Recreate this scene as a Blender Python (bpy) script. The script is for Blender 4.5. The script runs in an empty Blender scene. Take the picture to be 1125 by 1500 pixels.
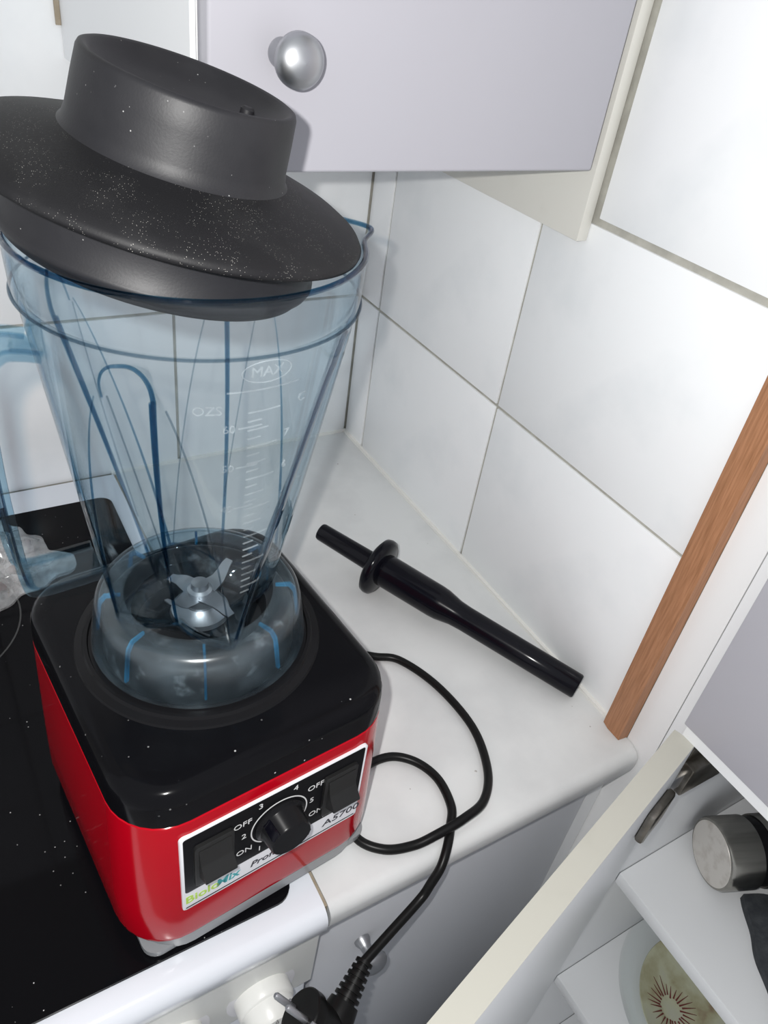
import bpy, bmesh, math, random
from mathutils import Matrix, Vector, noise
R = math.radians
random.seed(7)
scene = bpy.context.scene
C = scene.collection

# ---------------------------------------------------------------- camera
CAM = Vector((-0.49269, -0.82196, 0.57536))
ROW = (Vector((0.85950639, -0.49489384, 0.12778442)), Vector((-0.21161424, -0.5721226, -0.79239835)), Vector((0.46526142, 0.65403044, -0.59646961)))
cd = bpy.data.cameras.new('camera'); cam = bpy.data.objects.new('camera', cd); C.objects.link(cam)
cd.sensor_fit = 'VERTICAL'; cd.sensor_height = 24.0; cd.lens = 1123.0 * 24.0 / 1500.0; cd.clip_start = 0.01
rx, ry, rz = ROW[0], -ROW[1], -ROW[2]
cam.matrix_world = Matrix(((rx.x, ry.x, rz.x, CAM.x), (rx.y, ry.y, rz.y, CAM.y), (rx.z, ry.z, rz.z, CAM.z), (0, 0, 0, 1)))
scene.camera = cam

# ---------------------------------------------------------------- light
w = bpy.data.worlds.new('room_ambience'); scene.world = w; w.use_nodes = True
w.node_tree.nodes['Background'].inputs[0].default_value = (0.93, 0.96, 1.0, 1)
w.node_tree.nodes['Background'].inputs[1].default_value = 0.72
fl = bpy.data.lights.new('phone_flash', 'POINT'); fl.energy = 12.0; fl.shadow_soft_size = 0.004; fl.color = (1.0, 0.985, 0.96)
flo = bpy.data.objects.new('phone_flash', fl); C.objects.link(flo)
flo.location = CAM + rx * -0.022 + ry * 0.016
scene.view_settings.view_transform = 'Standard'; scene.view_settings.look = 'None'
scene.view_settings.gamma = 1.0; scene.view_settings.use_curve_mapping = False
scene.view_settings.exposure = 0.0
scene.cycles.transparent_max_bounces = 40; scene.cycles.max_bounces = 12
scene.cycles.caustics_reflective = False; scene.cycles.caustics_refractive = False

# ---------------------------------------------------------------- materials
def nodemat(name):
    m = bpy.data.materials.new(name); m.use_nodes = True
    return m, m.node_tree.nodes, m.node_tree.links
def mat(name, col, rough=0.5, metal=0.0, col2=None, scale=8.0, detail=4.0, lo=0.4, hi=0.7, bump=0.0, bscale=200.0, coat=0.0, spec=0.5, dust=None, dust_scale=500.0, dust_amt=0.1, stretch=None, rough2=None):
    m, n, l = nodemat(name); b = n['Principled BSDF']
    b.inputs['Base Color'].default_value = (*col, 1); b.inputs['Roughness'].default_value = rough; b.inputs['Metallic'].default_value = metal
    b.inputs['Coat Weight'].default_value = coat; b.inputs['Specular IOR Level'].default_value = spec
    tc = n.new('ShaderNodeTexCoord'); src = tc.outputs['Object']
    if stretch:
        mp = n.new('ShaderNodeMapping'); mp.inputs['Scale'].default_value = stretch; l.new(src, mp.inputs[0]); src = mp.outputs[0]
    out = None
    if col2:
        t = n.new('ShaderNodeTexNoise'); t.inputs['Scale'].default_value = scale; t.inputs['Detail'].default_value = detail; t.inputs['Roughness'].default_value = 0.55
        l.new(src, t.inputs['Vector'])
        r = n.new('ShaderNodeMapRange'); r.inputs[1].default_value = lo; r.inputs[2].default_value = hi; l.new(t.outputs['Fac'], r.inputs[0])
        x = n.new('ShaderNodeMix'); x.data_type = 'RGBA'; x.inputs[6].default_value = (*col, 1); x.inputs[7].default_value = (*col2, 1)
        l.new(r.outputs[0], x.inputs[0]); out = x.outputs[2]
        if rough2 is not None:
            q = n.new('ShaderNodeMix'); q.inputs[2].default_value = rough; q.inputs[3].default_value = rough2; l.new(r.outputs[0], q.inputs[0]); l.new(q.outputs[0], b.inputs['Roughness'])
    if dust:
        v = n.new('ShaderNodeTexVoronoi'); v.inputs['Scale'].default_value = dust_scale; l.new(tc.outputs['Object'], v.inputs['Vector'])
        a = n.new('ShaderNodeMath'); a.operation = 'LESS_THAN'; a.inputs[1].default_value = 0.2; l.new(v.outputs['Distance'], a.inputs[0])
        s = n.new('ShaderNodeSeparateColor'); l.new(v.outputs['Color'], s.inputs[0])
        c = n.new('ShaderNodeMath'); c.operation = 'LESS_THAN'; c.inputs[1].default_value = dust_amt; l.new(s.outputs[0], c.inputs[0])
        pn = n.new('ShaderNodeTexNoise'); pn.inputs['Scale'].default_value = dust_scale / 25; l.new(tc.outputs['Object'], pn.inputs['Vector'])
        pg = n.new('ShaderNodeMapRange'); pg.inputs[1].default_value = 0.42; pg.inputs[2].default_value = 0.6; l.new(pn.outputs['Fac'], pg.inputs[0])
        d0 = n.new('ShaderNodeMath'); d0.operation = 'MULTIPLY'; l.new(a.outputs[0], d0.inputs[0]); l.new(c.outputs[0], d0.inputs[1])
        d = n.new('ShaderNodeMath'); d.operation = 'MULTIPLY'; l.new(d0.outputs[0], d.inputs[0]); l.new(pg.outputs[0], d.inputs[1])
        x = n.new('ShaderNodeMix'); x.data_type = 'RGBA'; x.inputs[7].default_value = (*dust, 1)
        if out: l.new(out, x.inputs[6])
        else: x.inputs[6].default_value = (*col, 1)
        l.new(d.outputs[0], x.inputs[0]); out = x.outputs[2]
    if out: l.new(out, b.inputs['Base Color'])
    if bump:
        t = n.new('ShaderNodeTexNoise'); t.inputs['Scale'].default_value = bscale; t.inputs['Detail'].default_value = 3; l.new(src, t.inputs['Vector'])
        bp = n.new('ShaderNodeBump'); bp.inputs['Strength'].default_value = bump; bp.inputs['Distance'].default_value = 0.001
        l.new(t.outputs['Fac'], bp.inputs['Height']); l.new(bp.outputs[0], b.inputs['Normal'])
    return m
def clear(name, absorb, density, rough=0.03, f0=0.04, haze=0.0, hazecol=(0.6, 0.75, 0.85)):
    """clear plastic or glass: straight transmission, schlick reflection, absorption inside the closed shell"""
    m, n, l = nodemat(name); n.remove(n['Principled BSDF']); o = n['Material Output']
    lw = n.new('ShaderNodeLayerWeight'); lw.inputs[0].default_value = 0.5
    p = n.new('ShaderNodeMath'); p.operation = 'POWER'; p.inputs[1].default_value = 5; l.new(lw.outputs['Facing'], p.inputs[0])
    q = n.new('ShaderNodeMath'); q.operation = 'MULTIPLY_ADD'; q.inputs[1].default_value = 1 - f0; q.inputs[2].default_value = f0; l.new(p.outputs[0], q.inputs[0])
    t = n.new('ShaderNodeBsdfTransparent'); g = n.new('ShaderNodeBsdfGlossy'); g.inputs['Roughness'].default_value = rough
    mx = n.new('ShaderNodeMixShader'); l.new(q.outputs[0], mx.inputs[0]); l.new(g.outputs[0], mx.inputs[2])
    if haze:
        df = n.new('ShaderNodeBsdfDiffuse'); df.inputs[0].default_value = (*hazecol, 1)
        m2 = n.new('ShaderNodeMixShader'); m2.inputs[0].default_value = haze; l.new(t.outputs[0], m2.inputs[1]); l.new(df.outputs[0], m2.inputs[2]); l.new(m2.outputs[0], mx.inputs[1])
        tc = n.new('ShaderNodeTexCoord'); tx = n.new('ShaderNodeTexNoise'); tx.inputs['Scale'].default_value = 35; tx.inputs['Detail'].default_value = 6; l.new(tc.outputs['Object'], tx.inputs['Vector'])
        mr = n.new('ShaderNodeMapRange'); mr.inputs[1].default_value = 0.45; mr.inputs[2].default_value = 0.75; mr.inputs[3].default_value = haze * 0.4; mr.inputs[4].default_value = haze * 2.2
        l.new(tx.outputs['Fac'], mr.inputs[0]); l.new(mr.outputs[0], m2.inputs[0])
    else: l.new(t.outputs[0], mx.inputs[1])
    l.new(mx.outputs[0], o.inputs['Surface'])
    if density:
        v = n.new('ShaderNodeVolumeAbsorption'); v.inputs[0].default_value = (*absorb, 1); v.inputs[1].default_value = density; l.new(v.outputs[0], o.inputs['Volume'])
    return m
M = {}
M['tile'] = mat('glazed_marbled_tile', (0.86, 0.875, 0.885), 0.22, col2=(0.78, 0.805, 0.82), scale=11, lo=0.5, hi=0.8, spec=0.35)
M['grout'] = mat('grey_grout', (0.36, 0.35, 0.31), 0.9, col2=(0.46, 0.45, 0.40), scale=60, bump=0.3)
M['silicone'] = mat('cream_silicone', (0.80, 0.79, 0.75), 0.5, col2=(0.68, 0.64, 0.56), scale=40, lo=0.6, hi=0.9)
M['paint'] = mat('white_wall_paint', (0.80, 0.80, 0.80), 0.6, bump=0.05, bscale=300)
M['floor'] = mat('grey_floor', (0.55, 0.53, 0.51), 0.6, col2=(0.48, 0.46, 0.44))
M['laminate'] = mat('marble_laminate', (0.71, 0.72, 0.715), 0.38, col2=(0.52, 0.53, 0.535), scale=7, detail=7, lo=0.42, hi=0.78, dust=(0.35, 0.33, 0.31), dust_scale=160, dust_amt=0.015, spec=0.4)
M['grey_front'] = mat('lilac_grey_lacquer', (0.44, 0.435, 0.475), 0.35, col2=(0.425, 0.42, 0.46), scale=3, spec=0.3)
M['base_front'] = mat('shade_lifted_grey_lacquer', (0.62, 0.635, 0.67), 0.4, col2=(0.60, 0.615, 0.65), scale=3, spec=0.3)  # same paint as grey_front, colour raised to offset the shade it stands in
M['carcass'] = mat('white_melamine', (0.78, 0.79, 0.80), 0.4, spec=0.35)
M['cream'] = mat('cream_edge_banding', (0.66, 0.65, 0.60), 0.45, col2=(0.58, 0.57, 0.51), scale=14, lo=0.55, hi=0.8)
M['edging'] = mat('beige_door_edging', (0.50, 0.49, 0.43), 0.45, col2=(0.44, 0.43, 0.37), scale=10, lo=0.55, hi=0.8)
M['wood'] = mat('orange_brown_wood', (0.42, 0.20, 0.10), 0.5, col2=(0.28, 0.125, 0.055), scale=60, lo=0.35, hi=0.7, stretch=(9, 9, 0.5), bump=0.15, bscale=60)
M['enamel'] = mat('white_enamel', (0.70, 0.73, 0.78), 0.15, spec=0.4)
M['stove_panel'] = mat('cream_stove_panel', (0.70, 0.71, 0.69), 0.3)
M['hob'] = mat('black_hob_glass', (0.004, 0.004, 0.005), 0.06, dust=(0.5, 0.5, 0.5), dust_scale=420, dust_amt=0.02, spec=0.07)
M['hob_print'] = mat('hob_grey_print', (0.03, 0.03, 0.03), 0.3)
M['steel'] = mat('satin_steel', (0.46, 0.47, 0.49), 0.40, 1.0, bump=0.02)
M['dark_steel'] = mat('aged_steel', (0.30, 0.28, 0.25), 0.3, 1.0, col2=(0.16, 0.14, 0.11), scale=60)
M['brushed'] = mat('brushed_steel', (0.34, 0.33, 0.30), 0.22, 1.0, col2=(0.27, 0.26, 0.24), scale=30, stretch=(0.2, 5, 5))
M['flask_end'] = mat('dull_steel_end', (0.66, 0.63, 0.59), 0.45, 0.5, col2=(0.52, 0.48, 0.44), scale=60, lo=0.5)
M['red'] = mat('glossy_red_plastic', (0.42, 0.0008, 0.009), 0.12, col2=(0.39, 0.0008, 0.008), scale=3, spec=0.13)
M['black_gloss'] = mat('glossy_black_plastic', (0.004, 0.004, 0.005), 0.13, dust=(0.45, 0.45, 0.45), dust_scale=330, dust_amt=0.03, spec=0.09)
M['black_satin'] = mat('satin_black_plastic', (0.008, 0.008, 0.009), 0.25, spec=0.12)
M['lid'] = mat('dusty_black_rubber', (0.007, 0.007, 0.008), 0.55, col2=(0.014, 0.014, 0.015), scale=30, lo=0.45, hi=0.75, bump=0.06, bscale=900, dust=(0.30, 0.29, 0.27), dust_scale=1500, dust_amt=0.30, spec=0.2, rough2=0.62)
M['lid_side'] = mat('black_rubber', (0.010, 0.010, 0.012), 0.5, col2=(0.017, 0.017, 0.019), spec=0.3, scale=25, lo=0.4, hi=0.75, bump=0.05, bscale=900, dust=(0.25, 0.25, 0.25), dust_scale=700, dust_amt=0.03)
M['tamper'] = mat('shiny_black_tamper_plastic', (0.004, 0.004, 0.007), 0.16, spec=0.2)
M['cord'] = mat('black_cord_rubber', (0.006, 0.006, 0.006), 0.33, spec=0.2)
M['plinth'] = mat('grey_plinth_plastic', (0.24, 0.25, 0.26), 0.3)
M['switch'] = mat('black_switch_plastic', (0.012, 0.012, 0.012), 0.35, spec=0.35)
M['pad'] = mat('scuffed_black_rubber', (0.012, 0.013, 0.015), 0.5, col2=(0.20, 0.21, 0.22), scale=38, detail=7, lo=0.56, hi=0.72, spec=0.3)
M['gap'] = mat('brown_joint', (0.30, 0.25, 0.18), 0.7, col2=(0.45, 0.40, 0.32), scale=70)
M['handle'] = clear('blue_tinted_handle_plastic', (0.0, 0.46, 0.66), 330)
M['fin'] = clear('blue_fin_plastic_painted_glow', (0.0, 0.5, 0.75), 500, haze=0.22, hazecol=(0.02, 0.42, 0.72))  # blue diffuse haze paints in the glow of light carried through the fins
M['thin'] = clear('thin_grey_blue_edge', (0.1, 0.32, 0.45), 700)
M['panel_white'] = mat('white_panel_print', (0.75, 0.75, 0.78), 0.35)
M['panel_black'] = mat('black_panel_print', (0.004, 0.004, 0.005), 0.3, spec=0.12)
M['print_white'] = mat('white_lettering', (0.72, 0.72, 0.72), 0.5)
M['print_black'] = mat('black_lettering', (0.02, 0.02, 0.03), 0.5)
M['print_green'] = mat('green_lettering', (0.42, 0.62, 0.10), 0.5)
M['print_teal'] = mat('teal_lettering', (0.05, 0.33, 0.36), 0.5)
M['print_grey'] = mat('grey_lettering', (0.16, 0.16, 0.16), 0.5)
M['knob_white'] = mat('white_knob_plastic', (0.80, 0.80, 0.77), 0.3)
M['jar'] = clear('blue_tinted_clear_plastic', (0.0, 0.44, 0.66), 40)
M['rib'] = clear('blue_tinted_rib_plastic', (0.0, 0.42, 0.62), 900, f0=0.03)
M['skirt'] = clear('scuffed_blue_clear_plastic', (0.0, 0.46, 0.66), 70, rough=0.22, f0=0.05, haze=0.02)
M['emboss'] = clear('embossed_marking_plastic', (0.2, 0.6, 0.8), 0, rough=0.2, f0=0.06, haze=0.06, hazecol=(0.8, 0.9, 0.95))
M['glass'] = clear('clear_glass', (0.3, 0.7, 0.65), 12)
M['bag'] = clear('clear_plastic_film', (1, 1, 1), 0, rough=0.12, f0=0.12, haze=0.30, hazecol=(0.75, 0.75, 0.75))
M['quilt'] = mat('charcoal_quilted_cloth', (0.032, 0.036, 0.042), 0.9, col2=(0.055, 0.06, 0.066), scale=140, bump=0.5, bscale=700)

# ---------------------------------------------------------------- mesh helpers
def link(o, parent):
    C.objects.link(o)
    if parent: o.parent = parent
    return o
def obj(name, V, F, m, parent=None, angle=38, recalc=True):
    me = bpy.data.meshes.new(name); me.from_pydata([tuple(v) for v in V], [], F); me.update()
    if recalc:
        bm = bmesh.new(); bm.from_mesh(me); bmesh.ops.recalc_face_normals(bm, faces=bm.faces); bm.to_mesh(me); bm.free()
    me.materials.append(M[m] if isinstance(m, str) else m)
    for p in me.polygons: p.use_smooth = True
    me.set_sharp_from_angle(angle=R(angle))
    return link(bpy.data.objects.new(name, me), parent)
def empty(name, loc, rot=(0, 0, 0)):
    o = bpy.data.objects.new(name, None); o.empty_display_size = 0.05; o.location = loc; o.rotation_euler = rot; C.objects.link(o); return o
def tag(o, label, cat, group=None):
    o['label'] = label; o['category'] = cat
    if group: o['group'] = group
    return o
def struct(o, label=None, cat=None):
    o['kind'] = 'structure'
    if label: o['label'] = label
    if cat: o['category'] = cat
    return o
def boxVF(x0, x1, y0, y1, z0, z1, bev=0.0, seg=2):
    bm = bmesh.new()
    vs = [bm.verts.new((x, y, z)) for z in (z0, z1) for y in (y0, y1) for x in (x0, x1)]
    for f in ((0, 2, 3, 1), (4, 5, 7, 6), (0, 1, 5, 4), (2, 6, 7, 3), (0, 4, 6, 2), (1, 3, 7, 5)): bm.faces.new([vs[i] for i in f])
    if bev: bmesh.ops.bevel(bm, geom=list(bm.edges), offset=bev, segments=seg, affect='EDGES', profile=0.5)
    bm.verts.index_update()
    V = [v.co.copy() for v in bm.verts]; F = [[v.index for v in f.verts] for f in bm.faces]; bm.free(); return V, F
def box(name, b, m, parent=None, bev=0.0, seg=2, T=None):
    V, F = boxVF(*b, bev, seg)
    if T: V = [T @ v for v in V]
    return obj(name, V, F, m, parent)
def ringsVF(rings, cap0=True, cap1=True, closed=False):
    V = []; F = []; n = len(rings[0])
    for r in rings: V += [Vector(p) for p in r]
    k = len(rings)
    for i in range(k if closed else k - 1):
        a = i * n; b = ((i + 1) % k) * n
        for j in range(n): F.append((a + j, a + (j + 1) % n, b + (j + 1) % n, b + j))
    if not closed:
        if cap0: F.append(tuple(range(n))[::-1])
        if cap1: F.append(tuple(range((k - 1) * n, k * n)))
    return V, F
def latheVF(prof, n=64, closed=False, cap0=True, cap1=True):
    return ringsVF([[(r * math.cos(2 * math.pi * j / n), r * math.sin(2 * math.pi * j / n), z) for j in range(n)] for r, z in prof], cap0, cap1, closed)
def lathe(name, prof, m, parent=None, n=64, closed=False, T=None, angle=38, cap0=True, cap1=True):
    V, F = latheVF(prof, n, closed, cap0, cap1)
    if T: V = [T @ v for v in V]
    return obj(name, V, F, m, parent, angle)
def rrect(hw, hd, r, z, k=9, ox=0, oy=0):
    P = []
    for cx, cy, a0 in ((1, 1, 0), (-1, 1, 90), (-1, -1, 180), (1, -1, 270)):
        for i in range(k):
            a = R(a0 + 90 * i / (k - 1)); P.append((ox + cx * (hw - r) + r * math.cos(a), oy + cy * (hd - r) + r * math.sin(a), z))
    return P
def loft(name, levels, m, parent=None, angle=38, **kw):
    V, F = ringsVF([rrect(*lv, **kw) for lv in levels]); return obj(name, V, F, m, parent, angle)
def smooth_path(P, n=8, rad=None):
    out = []; rr = []; P = [Vector(p) for p in P]
    for i in range(len(P) - 1):
        p0 = P[max(i - 1, 0)]; p1 = P[i]; p2 = P[i + 1]; p3 = P[min(i + 2, len(P) - 1)]
        for j in range(n):
            t = j / n
            out.append(0.5 * ((2 * p1) + (p2 - p0) * t + (2 * p0 - 5 * p1 + 4 * p2 - p3) * t * t + (3 * p1 - p0 - 3 * p2 + p3) * t ** 3))
            if rad: rr.append(rad[i] * (1 - t) + rad[i + 1] * t)
    out.append(P[-1])
    if rad: rr.append(rad[-1]); return out, rr
    return out
def tubeVF(path, rad, n=12):
    rings = []; up = Vector((0.0123, 0.021, 1)); path = [Vector(p) for p in path]
    prev = None
    for i, p in enumerate(path):
        t = (path[min(i + 1, len(path) - 1)] - path[max(i - 1, 0)]).normalized()
        if prev is None: a = t.cross(up).normalized()
        else: a = (prev - t * prev.dot(t)).normalized()
        prev = a; b = t.cross(a); r = rad[i] if isinstance(rad, (list, tuple)) else rad
        rings.append([p + a * r * math.cos(2 * math.pi * j / n) + b * r * math.sin(2 * math.pi * j / n) for j in range(n)])
    return ringsVF(rings)
def tube(name, path, rad, m, parent=None, n=12):
    V, F = tubeVF(path, rad, n); return obj(name, V, F, m, parent)
def axis_matrix(p0, p1):
    z = (Vector(p1) - Vector(p0)).normalized(); x = z.orthogonal().normalized()
    if abs(z.z) < 0.98: x = Vector((0, 0, 1)).cross(z).normalized()
    y = z.cross(x); return Matrix(((x.x, y.x, z.x, p0[0]), (x.y, y.y, z.y, p0[1]), (x.z, y.z, z.z, p0[2]), (0, 0, 0, 1)))
def textVF(s, size, depth=0.0003, align='CENTER', shear=0.0, bold=0.0):
    cu = bpy.data.curves.new('lettering', 'FONT'); cu.body = s; cu.size = size; cu.extrude = depth; cu.align_x = align; cu.align_y = 'CENTER'; cu.shear = shear; cu.offset = bold; cu.resolution_u = 3
    o = bpy.data.objects.new('lettering', cu); C.objects.link(o); bpy.context.view_layer.update()
    me = bpy.data.meshes.new_from_object(o.evaluated_get(bpy.context.evaluated_depsgraph_get()))
    V = [v.co.copy() for v in me.vertices]; F = [tuple(p.vertices) for p in me.polygons]
    bpy.data.objects.remove(o); bpy.data.curves.remove(cu); bpy.data.meshes.remove(me); return V, F
def text(name, s, size, m, parent, fn, **kw):
    V, F = textVF(s, size, **kw); return obj(name, [fn(v) for v in V], F, m, parent, recalc=False)

# ---------------------------------------------------------------- room shell
WT = 0.0022           # tile proud of wall
wb = struct(box('wall_back', (-1.6, 0.6, WT, 0.12, -0.95, 1.5), 'grout'))
wr = struct(box('wall_right', (WT, 0.1, -0.612, WT, -0.95, 1.5), 'grout'))
struct(box('floor', (-1.6, 1.2, -2.2, 0.12, -1.0, -0.95), 'floor'))
TM = {}
def tile(parent, cx, cz, sw, sh, plane):
    key = (round(sw, 4), round(sh, 4), plane)
    if key not in TM:
        if plane == 'y': V, F = boxVF(-sw / 2, sw / 2, 0.0, WT + 0.002, -sh / 2, sh / 2, 0.0009, 2)
        else: V, F = boxVF(0.0, WT + 0.002, -sw / 2, sw / 2, -sh / 2, sh / 2, 0.0009, 2)
        o = obj('tile', V, F, 'tile'); TM[key] = o.data
    else: o = link(bpy.data.objects.new('tile', TM[key]), None)
    o.location = (cx, 0, cz) if plane == 'y' else (0, cx, cz); o.parent = parent
    return o
G = 0.0035
rows = [-0.2085, -0.003, 0.2035, 0.410, 0.6165, 0.823]
cols_b = [-1.24, -0.991, -0.742, -0.493, -0.2435, 0.0]
cols_r = [-0.5555, -0.2976, -0.0493, 0.0]
for i in range(len(rows) - 1):
    z0, z1 = rows[i], rows[i + 1]
    for j in range(len(cols_b) - 1):
        x0, x1 = cols_b[j], cols_b[j + 1]; tile(wb, (x0 + x1) / 2, (z0 + z1) / 2, x1 - x0 - G, z1 - z0 - G, 'y')
    if z0 < -0.1: continue
    for j in range(len(cols_r) - 1):
        y0, y1 = cols_r[j], cols_r[j + 1]; g0 = 0.0 if j == 0 else G / 2
        if z0 > 0.4:                           # tiles beside the wall cabinet start past its cream side panel
            if j > 0: continue
            y0, y1 = -0.5552, -0.3625; z0u = z0 + 0.0042
            tile(wr, (y0 + y1) / 2, (z0u + z1 - G / 2) / 2, y1 - y0, z1 - G / 2 - z0u, 'x'); continue
        ga = G / 2
        za = z0 + G / 2; zb = z1 - G / 2
        tile(wr, (y0 + g0 + y1 - G / 2) / 2, (za + zb) / 2, y1 - G / 2 - y0 - g0, zb - za, 'x')
t = struct(box('trim_1', (-0.004, 0.0, -0.5555, -0.0005, -0.001, 0.0035), 'silicone'))       # sealant along the worktop
t['label'] = 'cream sealant bead between worktop and right wall tiles'
t = struct(box('trim_2', (-0.33, -0.004, -0.004, 0.0, -0.001, 0.003), 'silicone')); t['label'] = 'cream sealant bead between worktop and back wall tiles'
# wooden strip closing off the tiles, with a chamfered edge
V = []; F = []
prof = [(0.0, -0.556), (-0.009, -0.5585), (-0.011, -0.566), (-0.011, -0.581), (0.0, -0.582)]
V, F = ringsVF([[(x, y, z) for x, y in prof] for z in (0.0005, 1.2)]); t = struct(obj('trim_3', V, F, 'wood')); t['label'] = 'orange-brown wooden strip edging the tiled wall'
struct(box('wall_panel', (0.0, WT, -0.612, -0.5825, -0.95, 1.2), 'paint'))['label'] = 'white painted wall strip beside the wooden edge strip'

# ---------------------------------------------------------------- worktop and base cabinet
def extrudeX(name, prof, x0, x1, m, parent=None, nx=2, angle=38):
    rings = [[(x0 + (x1 - x0) * i / (nx - 1), y, z) for y, z in prof] for i in range(nx)]
    V, F = ringsVF(rings); return obj(name, V, F, m, parent, angle)
fr = 0.011
prof = [(-0.004, -0.028), (-0.004, 0.0)] + [(-0.603 + fr - fr * math.sin(R(a)), -fr + fr * math.cos(R(a))) for a in range(0, 91, 15)] + [(-0.603 + 0.008 - 0.008 * math.cos(R(a)), -0.020 - 0.008 * math.sin(R(a))) for a in range(0, 91, 30)]
rings = []
for x, yo, s in ((-0.3255, 0, 1), (-0.006, 0, 1), (-0.002, 0.001, 1), (-0.0008, 0.004, 1)):
    rings.append([(x, (y + yo) if y < -0.3 else y, z) for y, z in prof])
V, F = ringsVF(rings)
tag(obj('worktop', V, F, 'laminate'), 'pale marbled laminate worktop with rounded front edge in the tiled corner', 'worktop')
bc = tag(empty('base_cabinet', (-0.17, -0.3, -0.85)), 'blue-grey base cabinet with metal knob under the marbled worktop', 'cabinet')
def child(o, p):                                   # o was made in world coordinates
    o.parent = p; o.matrix_parent_inverse = (Matrix.Translation(p.location) @ p.rotation_euler.to_matrix().to_4x4()).inverted(); return o
child(box('body', (-0.3245, -0.016, -0.565, -0.02, -0.85, -0.0285), 'carcass'), bc)
child(box('filler_strip', (-0.0235, -0.0008, -0.5835, -0.566, -0.85, -0.0285), 'carcass', bev=0.001), bc)
dr = child(box('door', (-0.322, -0.026, -0.585, -0.566, -0.84, -0.032), 'base_front', bev=0.0015), bc)
def cab_knob(parent_thing, base, dirv, s=1.0):
    T = axis_matrix(base, Vector(base) + Vector(dirv))
    prof = [(0.0001, 0), (0.0085, 0), (0.0085, 0.003), (0.006, 0.008), (0.0055, 0.013), (0.0075, 0.017), (0.0125, 0.020), (0.0150, 0.024), (0.0148, 0.028), (0.0125, 0.0315), (0.008, 0.034), (0.0001, 0.0352)]
    return child(lathe('knob', [(r * s, z * s) for r, z in prof], 'steel', None, 40, T=T, angle=60), parent_thing)
cab_knob(bc, (-0.2745, -0.585, -0.130), (0, -1, 0), 0.85)

# ---------------------------------------------------------------- stove
sv = tag(empty('stove', (-0.63, -0.3, -0.85)), 'white enamel stove with black glass hob beside the worktop', 'stove')
sx0, sx1 = -0.93, -0.3285
prof = [(-0.004, -0.03), (-0.004, 0.0), (-0.03, 0.0015), (-0.585, 0.0015)] + [(-0.592 - 0.013 * math.sin(R(a)), -0.0115 + 0.013 * math.cos(R(a))) for a in range(10, 91, 16)] + [(-0.604, -0.022), (-0.600, -0.030)]
child(extrudeX('hob_frame', prof, sx0, sx1, 'enamel'), sv)
V, F = ringsVF([rrect(0.2925, 0.2645, 0.014, z, 7) for z in (0.0016, 0.0040, 0.0045)]); V = [v + Vector((-0.6375, -0.3165, 0)) for v in V]
V2 = []
hg = child(obj('hob_glass', V, F, 'hob'), sv)
for cx, cy, r in ((-0.555, -0.20, 0.085), (-0.80, -0.20, 0.07), (-0.80, -0.42, 0.09)):
    child(lathe('zone_ring', [(r, 0.0046), (r + 0.0015, 0.0046), (r + 0.0015, 0.0048), (r, 0.0048)], 'hob_print', None, 72, True, T=Matrix.Translation((cx, cy, 0))), sv)
prof = [(-0.56, -0.031), (-0.5985, -0.031), (-0.5965, -0.122), (-0.592, -0.126), (-0.56, -0.126)]
child(extrudeX('control_panel', prof, sx0 + 0.002, sx1 - 0.002, 'stove_panel'), sv)
child(box('oven_door', (sx0 + 0.004, sx1 - 0.004, -0.594, -0.56, -0.72, -0.131), 'enamel', bev=0.004), sv)
child(box('body', (sx0, sx1, -0.56, -0.01, -0.85, -0.0305), 'stove_panel'), sv)
pl_n = Vector((0, -1, 0.03)).normalized()
for kx in (-0.376, -0.446, -0.516):
    base = Vector((kx, -0.5972, -0.0905)); T = axis_matrix(base, base + pl_n)
    esc = child(lathe('knob_plate', [(0.0001, 0), (0.0285, 0), (0.0285, 0.0006), (0.0001, 0.0006)], 'panel_white', None, 48, T=T), sv)
    kb = child(lathe('knob', [(0.0001, 0.0006), (0.0225, 0.0006), (0.0225, 0.012), (0.0215, 0.0135), (0.0205, 0.014), (0.0195, 0.027), (0.0175, 0.030), (0.010, 0.0305), (0.0092, 0.0285), (0.0001, 0.0275)], 'knob_white', None, 48, T=T), sv)
    def onk(h): return lambda v: T @ Vector((-v.x, -v.y, 0)) if False else T @ Vector((v.x, v.y, h + v.z))
    for s, (u, v2), sz, h in (('0', (0.0, 0.0135), 0.0060, 0.0305), ('•', (0.0, 0.0172), 0.005, 0.0302), ('▴', (0.0, 0.0250), 0.004, 0.0007), ('oo', (-0.004, 0.0285), 0.005, 0.0007), ('o•', (0.004, 0.0285), 0.005, 0.0007)):
        if s == '▴':
            child(obj('pointer', [T @ Vector(p) for p in ((-0.0015, 0.024, 0.0007), (0.0015, 0.024, 0.0007), (0, 0.0265, 0.0007), (-0.0015, 0.024, 0.0011), (0.0015, 0.024, 0.0011), (0, 0.0265, 0.0011))], [(0, 2, 1), (3, 4, 5), (0, 1, 4, 3), (1, 2, 5, 4), (2, 0, 3, 5)], 'print_black'), sv); continue
        Vt, Ft = textVF(s, sz, 0.00015)
        child(obj('lettering', [T @ Vector((v.x + u, v.y + v2, h + v.z)) for v in Vt], Ft, 'print_grey', recalc=False), sv)

t = struct(box('trim_4', (-0.3283, -0.3257, -0.596, -0.005, -0.028, -0.0010), 'gap')); t['label'] = 'brownish joint between stove and worktop'
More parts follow.
